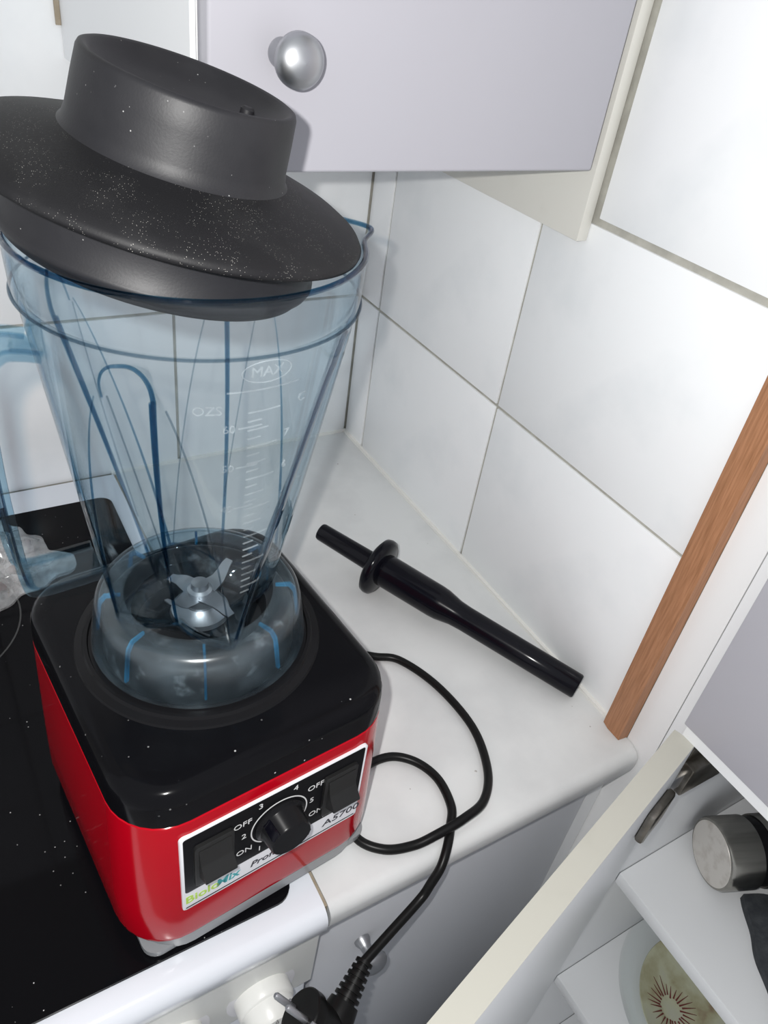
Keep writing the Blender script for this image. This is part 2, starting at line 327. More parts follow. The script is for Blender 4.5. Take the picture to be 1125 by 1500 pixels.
# ---------------------------------------------------------------- wall cabinet
wc = tag(empty('wall_cabinet', (-0.17, -0.17, 0.45)), 'lilac-grey wall cabinet with round metal knob above the worktop', 'cabinet')
child(box('body', (-0.330, -0.0205, -0.341, -0.001, 0.452, 1.15), 'carcass'), wc)
child(box('door', (-0.329, -0.0215, -0.361, -0.343, 0.4505, 1.15), 'grey_front', bev=0.0022, seg=3), wc)
cab_knob(wc, (-0.286, -0.361, 0.515), (0, -1, 0), 0.95)
child(box('side_panel', (-0.0120, -0.0005, -0.3565, -0.001, 0.394, 1.15), 'cream', bev=0.001), wc)
child(box('edge_strip', (-0.3335, -0.3302, -0.345, -0.001, 0.452, 1.15), 'carcass'), wc)

t = struct(box('trim_5', (-0.3380, -0.3337, -0.003, -0.0003, 0.477, 1.15), 'gap')); t['label'] = 'brownish sealant bead between wall cabinet side and back wall'
# ---------------------------------------------------------------- tall cabinet on the right, lower door open
tc = tag(empty('tall_cabinet', (0.25, -0.9, -0.95)), 'tall cabinet with open lower door and shelves past the wooden strip', 'cabinet')
child(box('side_panel', (0.0, 0.5, -0.631, -0.613, -0.93, 1.2), 'carcass'), tc)
child(box('side_panel', (0.0, 0.5, -1.240, -1.222, -0.93, 1.2), 'carcass'), tc)
child(box('back_panel', (0.5, 0.508, -1.240, -0.613, -0.93, 1.2), 'carcass'), tc)
child(box('divider', (-0.0165, 0.499, -1.2215, -0.6315, 0.0745, 0.0865), 'carcass'), tc)
child(box('upper_door', (-0.0195, -0.001, -1.235, -0.629, 0.0875, 1.2), 'grey_front', bev=0.0015), tc)
S1, S2, S3 = -0.186, -0.440, -0.74
for z in (S1, S2, S3): child(box('shelf', (0.0225, 0.499, -1.2215, -0.6315, z - 0.018, z), 'carcass', bev=0.0012), tc)
dirv = Vector((-0.962, -0.274, 0)).normalized(); nrm = Vector((dirv.y, -dirv.x, 0))     # nrm: outer face, towards the worktop
if nrm.y < 0: nrm = -nrm
hp = Vector((-0.0185, -0.6245, 0))
Td = Matrix(((dirv.x, nrm.x, 0, hp.x), (dirv.y, nrm.y, 0, hp.y), (0, 0, 1, 0), (0, 0, 0, 1)))
child(box('lower_door', (0.0, 0.58, -0.020, 0.0, -0.92, 0.0735), 'carcass', bev=0.001, T=Td), tc)
child(box('door_edging', (0.0005, 0.5795, -0.0198, -0.0002, 0.0737, 0.0745), 'edging', T=Td), tc)
h = child(box('hinge', (0.004, 0.060, -0.6480, -0.6312, -0.008, 0.030), 'dark_steel', bev=0.002), tc)
child(box('hinge_plate', (0.008, 0.056, -0.6370, -0.6312, -0.018, 0.046), 'dark_steel', bev=0.0015), tc)
child(box('hinge_cup', (0.012, 0.052, -0.028, -0.020, -0.013, 0.027), 'dark_steel', bev=0.003, T=Td), tc)
child(box('hinge_arm', (-0.020, 0.014, -0.6430, -0.6330, -0.001, 0.019), 'steel', bev=0.002), tc)

# ---------------------------------------------------------------- blender base
YAW = R(5.5)
B = tag(empty('kitchen_blender', (-0.3740, -0.4730, 0.0144), (0, 0, YAW)), 'glossy red blender base with black top, dial and two switches', 'blender')
HW, HD = 0.0965, 0.107; B.scale = (0.975, 0.975, 0.975)
loft('housing', [(HW - .004, HD - .004, .034, 0.0092), (HW + .003, HD - .001, .038, 0.0108), (HW + .0042, HD + .000, .039, 0.017), (HW + .0035, HD, .039, 0.05), (HW + .0015, HD, .038, 0.10), (HW - .0005, HD - .0005, .037, 0.148), (HW - .003, HD - .003, .036, 0.150)], 'red', B)
loft('top_cover', [(HW - .004, HD - .004, .036, 0.1495), (HW - .0005, HD - .0005, .037, 0.1502), (HW - .001, HD - .001, .037, 0.166), (HW - .0025, HD - .0025, .0355, 0.1715), (HW - .006, HD - .006, .033, 0.1755), (HW - .011, HD - .011, .030, 0.1770), (HW - .018, HD - .018, .025, 0.1772)], 'black_gloss', B, angle=60)
loft('plinth', [(HW - .012, HD - .006, .03, -0.0065), (HW - .006, HD - .0020, .032, -0.0050), (HW - .004, HD - .0012, .034, 0.0096)], 'plinth', B)
for sx in (-1, 1):
    for sy in (-1, 1):
        z0 = -0.0100 if sx < 0 else -0.0131
        ox, oy = sx * 0.070, sy * 0.085
        V, F = ringsVF([rrect(0.019, 0.0145, 0.010, z, 7, ox, oy) for z in (z0, z0 + 0.001)] + [rrect(0.0215, 0.0165, 0.011, z, 7, ox, oy) for z in (-0.0070, -0.0015)]); obj('foot', V, F, 'plinth', B)
JX, JY = -0.001, 0.005     # jar axis in the base's frame
TJ = Matrix.Translation((JX, JY, 0))
lathe('seat_ring', [(0.066, 0.1770), (0.0825, 0.1770), (0.0815, 0.1785), (0.0770, 0.1795), (0.0757, 0.1815), (0.0735, 0.1815), (0.0728, 0.1795), (0.066, 0.1792)], 'black_satin', B, 96, True, T=TJ)
lathe('centering_pad', [(0.030, 0.1775), (0.0635, 0.1775), (0.0625, 0.200), (0.0605, 0.2045), (0.0570, 0.2065), (0.0500, 0.2065), (0.044, 0.2040), (0.042, 0.1880), (0.030, 0.1870)], 'pad', B, 96, T=TJ)
# control panel, front face at local y = -HD
FY = -HD
def onpanel(d): return lambda v: Vector((v.x, FY - d - v.z, v.y))
def plate(name, x0, x1, z0, z1, d0, d1, m, r=0.003):
    V, F = ringsVF([[(p[0] + (x0 + x1) / 2, FY - d, p[1] + (z0 + z1) / 2) for p in rrect((x1 - x0) / 2 - e, (z1 - z0) / 2 - e, r, 0, 5)] for d, e in ((d0, 0), (d1 - 0.0002, 0), (d1, 0.0002))])
    return obj(name, V, F, m, B)
plate('control_plate', -0.0672, 0.0690, 0.0510, 0.1368, -0.0008, 0.0012, 'panel_white', 0.003)
plate('control_face', -0.0652, 0.0670, 0.0725, 0.1350, 0.0011, 0.0016, 'panel_black', 0.002)
plate('print_line', -0.0652, 0.0670, 0.0530, 0.0542, 0.0012, 0.0014, 'panel_black', 0.0004)
# black swoosh below the dial
V = [(0.020, 0.0725), (0.062, 0.0725), (0.067, 0.0725), (0.067, 0.0685), (0.040, 0.0665), (0.033, 0.0640), (0.028, 0.0600), (0.020, 0.0600)]
def txt(s, x, z, size, m, sh=0.0, bold=0.0, name='lettering', sxx=1.0, d=0.0016):
    V, F = textVF(s, size, 0.0001, 'CENTER', sh, bold); return obj(name, [Vector((x + v.x * sxx, FY - d - v.z, z + v.y)) for v in V], F, m, B, recalc=False)
txt('OFF', -0.0255, 0.1190, 0.0075, 'print_white'); txt('ON', -0.0240, 0.0865, 0.0075, 'print_white')
txt('OFF', 0.0285, 0.1192, 0.0075, 'print_white'); txt('ON', 0.0310, 0.0867, 0.0075, 'print_white')
for s, x, z in (('1', -0.0125, 0.0790), ('2', -0.0245, 0.1045), ('3', -0.0130, 0.1292), ('4', 0.0125, 0.1295), ('5', 0.0263, 0.1045)): txt(s, x, z, 0.0075, 'print_white')
txt('PULSE', -0.0455, 0.0765, 0.0075, 'print_white'); txt('PULSE', 0.0470, 0.0765, 0.0075, 'print_white')
txt('Biolo', -0.0535, 0.0625, 0.0115, 'print_green', 0, 0.0002, d=0.0013); txt('Mix', -0.0357, 0.0625, 0.0115, 'print_teal', 0.15, 0.0002, d=0.0013)
txt('Professional', 0.0045, 0.0625, 0.0088, 'print_black', 0.25, 0.0001, d=0.0013, sxx=1.1); txt('A5700', 0.0545, 0.0625, 0.0095, 'print_black', 0.1, 0.00005, d=0.0013, sxx=1.25)
# dial ring, ticks, dial
DC = (0.0015, 0.1030)
Tdial = Matrix(((1, 0, 0, DC[0]), (0, 0, -1, FY), (0, 1, 0, DC[1]), (0, 0, 0, 1)))
n = 60; rr = []
for i in range(n + 1):
    a = R(232 - 274 * i / n); rr.append([Tdial @ Vector((r * math.cos(a), r * math.sin(a), d)) for r, d in ((0.0203, 0.0015), (0.0212, 0.0015), (0.0212, 0.0018), (0.0203, 0.0018))])
V, F = ringsVF(rr); obj('dial_ring', V, F, 'print_white', B)
dl = lathe('dial', [(0.0001, 0.0014), (0.0185, 0.0014), (0.0185, 0.0035), (0.0165, 0.0045), (0.0158, 0.0055), (0.0148, 0.0170), (0.0140, 0.0182), (0.0001, 0.0184)], 'black_satin', B, 56, T=Tdial)
pg = box('grip_notch', (-0.0035, 0.0035, 0.0125, 0.0160, 0.004, 0.0176), 'tamper', None, bev=0.0008); pg.data.transform(Tdial @ Matrix.Rotation(R(50), 4, 'Z')); pg.parent = dl
for x0, x1, z0, z1 in ((-0.0590, -0.0325, 0.0795, 0.1240), (0.0345, 0.0610, 0.0795, 0.1240)):
    hs = plate('switch_frame', x0, x1, z0, z1, 0.0014, 0.0042, 'switch', 0.0025)
    cx = (x0 + x1) / 2; cz = (z0 + z1) / 2 - 0.001
    # paddle: ridge in the middle, lower lip standing far out
    prof = [(0.003, 0.0190), (0.0048, 0.0190), (0.0072, 0.0070), (0.0082, 0.0050), (0.0140, -0.0025), (0.0140, -0.0045), (0.0120, -0.0055), (0.003, -0.0120)]
    V, F = ringsVF([[(cx + sx, FY - d, cz + z) for d, z in prof] for sx in (-0.0107, 0.0107)]); r_ = obj('switch_paddle', V, F, 'switch', hs, angle=20); 
# ---- power cord: out of the back, round over the worktop, under the base, then over the worktop's edge to the plug
TB = Matrix.Translation(B.location) @ Matrix.Rotation(YAW, 4, 'Z') @ Matrix.Scale(0.975, 4); TBi = TB.inverted()
cr = 0.0040
def cord(pts): 
    p, = (smooth_path([TBi @ Vector(q) for q in pts], 8),); return p
c1 = [(-0.262, -0.380, 0.030), (-0.235, -0.376, 0.022), (-0.205, -0.383, 0.009), (-0.1762, -0.3998, 0.0045), (-0.155, -0.4145, 0.0045), (-0.138, -0.4572, 0.0045), (-0.134, -0.5112, 0.0045), (-0.1475, -0.5540, 0.0045), (-0.171, -0.5800, 0.0090), (-0.198, -0.5885, 0.0135), (-0.225, -0.5890, 0.0095), (-0.245, -0.5865, 0.0045), (-0.268, -0.5790, 0.0045), (-0.2830, -0.5610, 0.0045), (-0.2800, -0.5330, 0.0045), (-0.255, -0.510, 0.0045), (-0.2243, -0.5064, 0.0045), (-0.204, -0.5196, 0.0045), (-0.194, -0.5431, 0.0045), (-0.1975, -0.570, 0.0045), (-0.2080, -0.5850, 0.0045), (-0.2194, -0.5980, 0.0035), (-0.2309, -0.6080, -0.0035), (-0.2411, -0.6120, -0.0144), (-0.2508, -0.6150, -0.0243), (-0.2837, -0.6240, -0.0327), (-0.3114, -0.6320, -0.0383), (-0.322, -0.636, -0.0415)]
tube('power_cord', cord(c1), cr, 'cord', B, 12)

# plug hanging in front of the stove
pd = Vector((-0.55, 0.50, 0.66)).normalized(); pf = Vector((-0.3690, -0.6440, -0.0270))
Tp = TBi @ axis_matrix(pf, pf + pd)
pb = lathe('plug', [(0.0001, -0.036), (0.009, -0.036), (0.013, -0.033), (0.0150, -0.024), (0.0170, -0.010), (0.0185, -0.008), (0.0185, -0.001), (0.0175, 0.0), (0.0001, 0.0)], 'cord', B, 40, T=Tp)
for sx in (-1, 1):
    lathe('pin', [(0.0001, -0.001), (0.0024, -0.001), (0.0024, 0.0175), (0.0016, 0.0190), (0.0001, 0.0193)], 'steel', pb, 16, T=Tp @ Matrix.Translation((sx * 0.0095 * 0.5, sx * 0.0095 * 0.87, 0)))
for sx in (-1, 1):
    o = box('ground_clip', (-0.003, 0.003, 0.0165, 0.0190, -0.012, 0.0008), 'steel', None, bev=0.0006); o.data.transform(Tp @ Matrix.Rotation(R(60 + 90 + 180 * (sx < 0)), 4, 'Z')); o.parent = pb
s0 = TBi @ Vector((-0.3085, -0.6312, -0.0375)); s1 = TBi @ Vector((-0.3480, -0.6560, -0.0495))
Ts = axis_matrix(s0, s1); L = (s1 - s0).length
prof = [(0.0001, 0)]
for i in range(6):
    z = L * 0.62 * i / 6; r = 0.0070 + 0.0038 * i / 6
    prof += [(r, z), (r, z + 0.0026), (r - 0.0022, z + 0.0027), (r - 0.0022, z + L * 0.62 / 6 - 0.0001)]
prof += [(0.0115, L * 0.62), (0.0135, L * 0.85), (0.0135, L), (0.0001, L)]
lathe('strain_relief', prof, 'cord', pb, 20, T=Ts)

# ---------------------------------------------------------------- blender jar
JAR = Vector((-0.3750, -0.4676, 0)); JYAW = R(6)
J = tag(empty('blender_jar', (JAR.x, JAR.y, 0.19183), (0, 0, JYAW)), 'clear blue-tinted fluted blender jar standing on the red base', 'blender jar')
ZO = -0.182; J.scale = (0.975, 0.975, 0.975)
ZB, ZS, ZR = 0.212, 0.4240, 0.4495
def sstep(a, b, x):
    t = min(max((x - a) / (b - a), 0), 1); return t * t * (3 - 2 * t)
def angd(a, b): return (a - b + math.pi) % (2 * math.pi) - math.pi
def flute(t):                 # angles of left edge, crease and right edge of a flute, and its depth; t runs 0 bottom to 1 shoulder
    u = min(max(1 - t / 0.90, 0), 1)
    return R(214) - R(37) * u ** 0.75, R(231) - R(13) * u, R(234) + R(31) * u ** 0.8, 0.0045 + 0.0185 * u
def jar_r(a, z):
    t = (z - ZB) / (ZS - ZB)
    if z <= ZS:
        r = 0.0545 + 0.0280 * t
        if t < 0.965:
            al, ac, ar, dp = flute(t)
            k = 1.0
            if t > 0.87: k = math.sqrt(max(0.0, 1 - ((t - 0.87) / 0.095) ** 2))
            for q in range(4):
                d = angd(a, ac + R(90) * q)
                wd = (ar - ac) if d > 0 else (ac - al)
                mid = 0.0
                if k < 1: mid = ((al + ar) / 2 - ac) * (1 - k); d = d - mid; wd = wd * k
                if wd > 0.012 and abs(d) < wd: r -= dp * (1 - (abs(d) / wd) ** 1.25) * (0.5 + 0.5 * k)
        return r
    u = (z - ZS) / (ZR - ZS)
    r = 0.0838 + 0.0012 * u
    d = angd(a, R(-9)); r += 0.0115 * math.exp(-(d / R(9)) ** 2) * u ** 1.5
    return r
NA = 240; TH = 0.0027
zs = [ZB + (ZS - ZB) * i / 70 for i in range(71)] + [ZS + 0.0008] + [ZS + (ZR - ZS) * i / 8 for i in range(1, 9)]
def ring(z, off, zz=None): return [((jar_r(2 * math.pi * j / NA, z) + off) * math.cos(2 * math.pi * j / NA), (jar_r(2 * math.pi * j / NA, z) + off) * math.sin(2 * math.pi * j / NA), (z if zz is None else zz) + ZO) for j in range(NA)]
outer = [ring(z, 0) for z in zs]; inner = [ring(z, -TH) for z in reversed(zs) if z > ZB + 0.006]
floor_in = ring(ZB + 0.006, -TH); 
def scl(rg, k, z): return [(p[0] * k, p[1] * k, z) for p in rg]
rings = [scl(outer[0], 0.02, 0.1925 + ZO)] + [scl(outer[0], 0.55, 0.1930 + ZO), scl(outer[0], 0.80, 0.2090 + ZO)] + outer + [ring(ZR, 0.0006, ZR + 0.0012), ring(ZR, -0.0014, ZR + 0.0022), ring(ZR, -TH, ZR + 0.0012)] + inner + [floor_in, scl(floor_in, 0.82, 0.2120 + ZO), scl(floor_in, 0.55, 0.1965 + ZO), scl(floor_in, 0.02, 0.1960 + ZO)]
V, F = ringsVF(rings)
jb = obj('jar_body', V, F, 'jar', J, 55)
# thick bead at rim and at the step of the shoulder
def bead(name, z, off, rad, m='rib', n=8):
    rg = []
    for j in range(NA):
        a = 2 * math.pi * j / NA; r = jar_r(a, z) + off
        rg.append([((r + rad * math.cos(2 * math.pi * q / n)) * math.cos(a), (r + rad * math.cos(2 * math.pi * q / n)) * math.sin(a), z + ZO + rad * math.sin(2 * math.pi * q / n)) for q in range(n)])
    V, F = ringsVF(rg, closed=True); return obj(name, V, F, m, J)
bead('rim', ZR + 0.0008, -0.0012, 0.0014); bead('shoulder_seam', ZS + 0.0008, 0.0003, 0.0009, 'thin')
# ribs along the flutes
def rib(ang_fn, z0, z1, rad, off=-0.0010, m='rib', n=26, par=None):
    P = []
    for i in range(n + 1):
        z = z0 + (z1 - z0) * i / n; a = ang_fn((z - z0) / (z1 - z0)); r = jar_r(a, z) + off; P.append((r * math.cos(a), r * math.sin(a), z + ZO))
    V, F = tubeVF(P, rad, 8); return obj('rib', V, F, m, par or J)
def surf(a, t, off=-0.0008):
    z = ZB + (ZS - ZB) * t; r = jar_r(a, z) + off; return Vector((r * math.cos(a), r * math.sin(a), z + ZO))
for k in range(4):
    o = R(90 * k); ts = [0.012 + 0.858 * i / 30 for i in range(31)]
    V, F = tubeVF([surf(flute(t)[1] + o, t) for t in ts], [0.0010 + 0.0008 * i / 30 for i in range(31)], 8); obj('crease', V, F, 'rib', J)
    V, F = tubeVF([surf(flute(t)[0] + o, t) for t in ts], [0.0012 - 0.0008 * i / 30 for i in range(31)], 8); obj('flute_edge', V, F, 'rib', J)
    V, F = tubeVF([surf(flute(t)[2] + o, t) for t in ts], 0.00055, 8); obj('flute_edge', V, F, 'thin', J)
    P = []
    for i in range(21):                                 # arched head of each flute
        q = math.pi * i / 20; t = 0.87 + 0.093 * math.sin(q) ** 0.8; a = R(222.5) + R(8.6) * math.cos(q) + o; P.append(surf(a, t))
    V, F = tubeVF(P, [0.0013 - 0.0007 * i / 20 for i in range(21)], 8); obj('flute_arch', V, F, 'rib', J)
    V, F = tubeVF([surf(R(214.5) + o + R(9) * (1 - t / 0.87) ** 1.0, t, -0.0030) for t in [0.25 + 0.62 * i / 20 for i in range(21)]], 0.0005, 6); obj('flute_edge', V, F, 'thin', J)
# foot edge of the body
P = [];
for j in range(120):
    a = 2 * math.pi * j / 120; r = jar_r(a, ZB + 0.001); P.append([((r + 0.0015 * math.cos(q)) * math.cos(a), (r + 0.0015 * math.cos(q)) * math.sin(a), ZB + 0.001 + ZO + 0.0015 * math.sin(q)) for q in [2 * math.pi * i / 6 for i in range(6)]])
V, F = ringsVF(P, closed=True); obj('bottom_edge', V, F, 'rib', J)
# skirt
so = [(0.0712, 0.1822), (0.0706, 0.1850), (0.0690, 0.198), (0.0676, 0.208), (0.0664, 0.2135), (0.0640, 0.2175), (0.0600, 0.2192), (0.0540, 0.2196), (0.0480, 0.2190)]
si = [(0.0480, 0.2172), (0.0540, 0.2176), (0.0595, 0.2172), (0.0625, 0.2158), (0.0642, 0.2125), (0.0654, 0.207), (0.0668, 0.197), (0.0680, 0.1822)]
lathe('skirt', [(r, z + ZO) for r, z in so + si], 'skirt', J, 120, True, angle=60)
for k in range(8):
    a = R(247.5 + 45 * k)
    rg = [[(r * math.cos(a) - s * math.sin(a), r * math.sin(a) + s * math.cos(a), z + ZO) for r, z in ((0.050, 0.2170), (0.0600, 0.2171), (0.0640, 0.2125), (0.0653, 0.206), (0.0667, 0.196), (0.0679, 0.186), (0.0655, 0.186), (0.0640, 0.197), (0.0622, 0.2090), (0.0590, 0.2140), (0.050, 0.2150))] for s in (-0.0008, 0.0008)]
    V, F = ringsVF(rg); obj('skirt_fin', V, F, 'fin', J)
# embossed scale
def wrap(theta, z0, off=0.0004):
    def fn(v):
        z = z0 + v.y; a = R(theta) + v.x / jar_r(R(theta), z); r = jar_r(a, z) + off + v.z; return Vector((r * math.cos(a), r * math.sin(a), z + ZO))
    return fn
for s, th, z, sz in (('MAX', 268, 0.4165, 0.0075), ('60', 256.3, 0.3865, 0.0062), ('50', 256.5, 0.3625, 0.0062), ('40', 256.8, 0.3352, 0.0062), ('7', 279.0, 0.3780, 0.0062), ('6', 280.5, 0.3572, 0.0062), ('5', 281.6, 0.3358, 0.0062), ('OZS', 249, 0.3975, 0.0070), ('C', 283.5, 0.3968, 0.0070)):
    text('marking', s, sz, 'emboss', J, wrap(th, z), depth=0.0003)
def tick(th0, th1, z):
    n = 6; rg = []
    for i in range(n + 1):
        a = R(th0 + (th1 - th0) * i / n); r = jar_r(a, z) + 0.0004; zz = z + 0.0006 * i / n
        rg.append([((r + q) * math.cos(a), (r + q) * math.sin(a), zz + p + ZO) for q, p in ((-0.0003, -0.0003), (0.0003, -0.0003), (0.0003, 0.0003), (-0.0003, 0.0003))])
    V, F = ringsVF(rg); obj('tick', V, F, 'emboss', J)
for i in range(26):
    z = 0.3950 - i * 0.00515; sh = 0.17 * i
    ln = (12, 5, 8, 5)[i % 4]
    tick(262.5 + sh, 262.5 + sh + ln, z)
for z in (0.3865, 0.3625, 0.3352): tick(259.5, 268, z)
P = []
for i in range(33):
    q = 2 * math.pi * i / 32; a = R(268) + 0.0120 / 0.081 * math.cos(q); z = 0.4165 + 0.0056 * math.sin(q); r = jar_r(a, z) + 0.0004; P.append(Vector((r * math.cos(a), r * math.sin(a), z + ZO)))
V, F = tubeVF(P, 0.00035, 6); obj('marking', V, F, 'emboss', J)
tick(255, 281, 0.4070)
# blade assembly
BZ = -0.0215
bl = lathe('blade_hub', [(0.0001, 0.2182), (0.020, 0.2182), (0.019, 0.2215), (0.0125, 0.2245), (0.0105, 0.2270), (0.0095, 0.2270), (0.0085, 0.2330), (0.0082, 0.2345), (0.0082, 0.2385), (0.0060, 0.2400), (0.0055, 0.2440), (0.0001, 0.2450)], 'steel', J, 6 * 6, T=Matrix.Translation((0, 0, ZO + BZ)), angle=30)
for k, (a0, up) in enumerate(((20, 0.010), (200, 0.010), (110, -0.004), (290, -0.004))):
    rg = []
    for i in range(7):
        t = i / 6; r = 0.006 + 0.022 * t; wd = 0.0075 * (1 - 0.62 * t); z = 0.2355 + up * sstep(0.45, 1.0, t); a = R(a0)
        rg.append([(r * math.cos(a) - s * math.sin(a), r * math.sin(a) + s * math.cos(a), z + h + ZO + BZ) for s, h in ((-wd, -0.0006), (wd, -0.0002), (wd, 0.0002), (-wd, 0.0009))])
    V, F = ringsVF(rg); obj('blade', V, F, 'steel', J)
# handle on the left
def hbar(P, wy, th, name, m='rib'):
    P = smooth_path(P, 7); rg = []
    for i, p in enumerate(P):
        t = (P[min(i + 1, len(P) - 1)] - P[max(i - 1, 0)]).normalized(); nn = Vector((-t.z, 0, t.x))
        rg.append([p + nn * a * th + Vector((0, b * wy, 0)) for a, b in ((-1, -1), (1, -1), (1, 1), (-1, 1))])
    V, F = ringsVF(rg); return obj(name, V, F, m, J)
HPATH = [(-0.0795, 0, 0.4050), (-0.0880, 0, 0.4075), (-0.0960, 0, 0.4080), (-0.1030, 0, 0.4010), (-0.1062, 0, 0.3850), (-0.1070, 0, 0.3400), (-0.1055, 0, 0.2950), (-0.1042, 0, 0.2790), (-0.1022, 0, 0.2712), (-0.0960, 0, 0.2685), (-0.0800, 0, 0.2680), (-0.0620, 0, 0.2680)]
HPATH = [(x, y, z + ZO) for x, y, z in HPATH]
hd = hbar(HPATH, 0.0115, 0.0007, 'handle', 'handle')
for sy in (-1, 1):
    h2 = hbar([(x, sy * 0.0135, z) for x, y, z in HPATH], 0.0011, 0.0030, 'handle_flange', 'handle')

# ---------------------------------------------------------------- lid, tilted on the jar
ln = Vector((0.2114, -0.0877, 1)).normalized(); lc = Vector((-0.3828, -0.4652, 0.4770)); LK = 1.042
q = Vector((0, 0, 1)).rotation_difference(ln)
LID = tag(empty('rubber_lid', lc), 'dusty black rubber lid set askew on the blue jar', 'lid'); LID.rotation_euler = q.to_euler(); LID.scale = (0.975, 0.975, 0.975)
def lk(p): return [(a * LK, b * LK) for a, b in p]
lathe('brim', lk([(0.0440, 0.0142), (0.0475, 0.0122), (0.0560, 0.0096), (0.0700, 0.0060), (0.0820, 0.0024), (0.0870, 0.0000), (0.0888, -0.0022), (0.0884, -0.0040), (0.0860, -0.0050), (0.0780, -0.0052), (0.0440, -0.0050)]), 'lid', LID, 128, angle=60)
lathe('collar', lk([(0.0490, 0.0116), (0.0475, 0.0135), (0.0465, 0.0180), (0.0458, 0.0300), (0.0450, 0.0396), (0.0443, 0.0412), (0.0428, 0.0418), (0.0412, 0.0410), (0.0395, 0.0390), (0.0340, 0.0345), (0.0240, 0.0312), (0.0120, 0.0298), (0.0010, 0.0295)]), 'lid_side', LID, 128, angle=60)
lathe('stopper', [(0.0600, -0.0052), (0.0745, -0.0052), (0.0738, -0.0090), (0.0730, -0.0240), (0.0746, -0.0255), (0.0750, -0.0275), (0.0742, -0.0295), (0.0722, -0.0310), (0.0715, -0.0325), (0.0706, -0.0340), (0.0690, -0.0345), (0.0600, -0.0340)], 'lid_side', LID, 128, angle=50)
lathe('vent_nub', [(0.0032, 0.034), (0.0032, 0.0375), (0.0022, 0.0385), (0.0004, 0.0387)], 'lid_side', LID, 20, T=Matrix.Translation((0.0300, 0.0050, -0.0015)))

# ---------------------------------------------------------------- tamper
a0 = Vector((-0.0140, -0.5215, 0.0132)); a1 = Vector((-0.1600, -0.2400, 0.0390))
a0.z = 0.0134
L = (a1 - a0).length; ta = (a1 - a0).normalized()
TMP = tag(empty('tamper', (a0.x, a0.y, 0.0005)), 'shiny black tamper stick with round collar lying on the worktop', 'tamper')
Tt = Matrix.Translation(-TMP.location) @ axis_matrix(a0, a1)
cz = L - 0.082
lathe('shaft', [(0.0001, 0), (0.0118, 0.0), (0.0128, 0.0015), (0.0130, 0.06), (0.0133, 0.130), (0.0140, 0.142), (0.0172, 0.158), (0.0178, 0.166), (0.0182, cz - 0.004), (0.0182, cz)], 'tamper', TMP, 48, T=Tt, angle=50)
lathe('collar', [(0.015, cz - 0.0045), (0.028, cz - 0.0040), (0.0318, cz - 0.001), (0.0325, cz + 0.003), (0.0315, cz + 0.007), (0.027, cz + 0.0095), (0.012, cz + 0.0105)], 'tamper', TMP, 64, T=Tt, angle=60)
lathe('handle_end', [(0.0112, cz + 0.009), (0.0108, cz + 0.02), (0.0100, L - 0.002), (0.0092, L), (0.0001, L)], 'tamper', TMP, 40, T=Tt)

# ---------------------------------------------------------------- things in the tall cabinet
FK = tag(empty('steel_flask', (0.102 + 0.084 * math.cos(R(-22)), -0.669 + 0.084 * math.sin(R(-22)), S1), (0, 0, R(-22))), 'brushed steel flask lying on the cabinet shelf beside dark quilted cloth', 'flask')
Tf = Matrix.Translation((-0.084, 0, 0.0372)) @ Matrix.Rotation(R(90), 4, 'Y')
lathe('cap', [(0.030, 0.003), (0.0325, 0.0022), (0.0355, 0.003), (0.0370, 0.006), (0.0370, 0.0400), (0.0355, 0.0405), (0.0001, 0.0405)], 'brushed', FK, 64, T=Tf)
lathe('cap_end', [(0.0001, 0.0012), (0.020, 0.0012), (0.0330, 0.0020), (0.0340, 0.0038), (0.0001, 0.0040)], 'flask_end', FK, 64, T=Tf)
lathe('black_band', [(0.0001, 0.0408), (0.0350, 0.0408), (0.0350, 0.0530), (0.0001, 0.0530)], 'black_satin', FK, 64, T=Tf)
lathe('body', [(0.0001, 0.0532), (0.0362, 0.0532), (0.0370, 0.055), (0.0370, 0.235), (0.034, 0.240), (0.0001, 0.240)], 'brushed', FK, 64, T=Tf)
# quilted cloth slumped on the shelf
nx, ny = 34, 34; V = []; F = []
for i in range(nx + 1):
    for j in range(ny + 1):
        u, v = i / nx, j / ny
        e = min(u, 1 - u, v, 1 - v); rise = 0.010 + 0.040 * sstep(0, 0.30, e)
        puff = 0.0045 * abs(math.sin(math.pi * (u * 6 + v * 6))) * abs(math.sin(math.pi * (u * 6 - v * 6)))
        nzv = 0.016 * noise.noise(Vector((u * 3.1, v * 3.3, 1.7)))
        V.append((-0.095 + 0.19 * u + 0.006 * noise.noise(Vector((v * 4, 2, 0))), -0.08 + 0.16 * v + 0.008 * noise.noise(Vector((u * 4, 5, 0))), max(0.006, rise + (puff + nzv) * sstep(0, 0.12, e))))
N1 = len(V)
for p in list(V): V.append((p[0], p[1], 0.0005))
for i in range(nx):
    for j in range(ny):
        a = i * (ny + 1) + j; F.append((a, a + 1, a + ny + 2, a + ny + 1)); F.append((a + N1, a + ny + 1 + N1, a + ny + 2 + N1, a + 1 + N1))
bd = [j for j in range(ny + 1)] + [i * (ny + 1) + ny for i in range(1, nx + 1)] + [nx * (ny + 1) + j for j in range(ny - 1, -1, -1)] + [i * (ny + 1) for i in range(nx - 1, 0, -1)]
for i in range(len(bd)): a, b = bd[i], bd[(i + 1) % len(bd)]; F.append((a, b, b + N1, a + N1))
qc = obj('quilted_cloth', V, F, 'quilt'); qc.location = (0.153, -0.832, S1); qc.rotation_euler = (0, 0, R(-36)); tag(qc, 'charcoal quilted cloth folded on the cabinet shelf beside the steel flask', 'cloth')
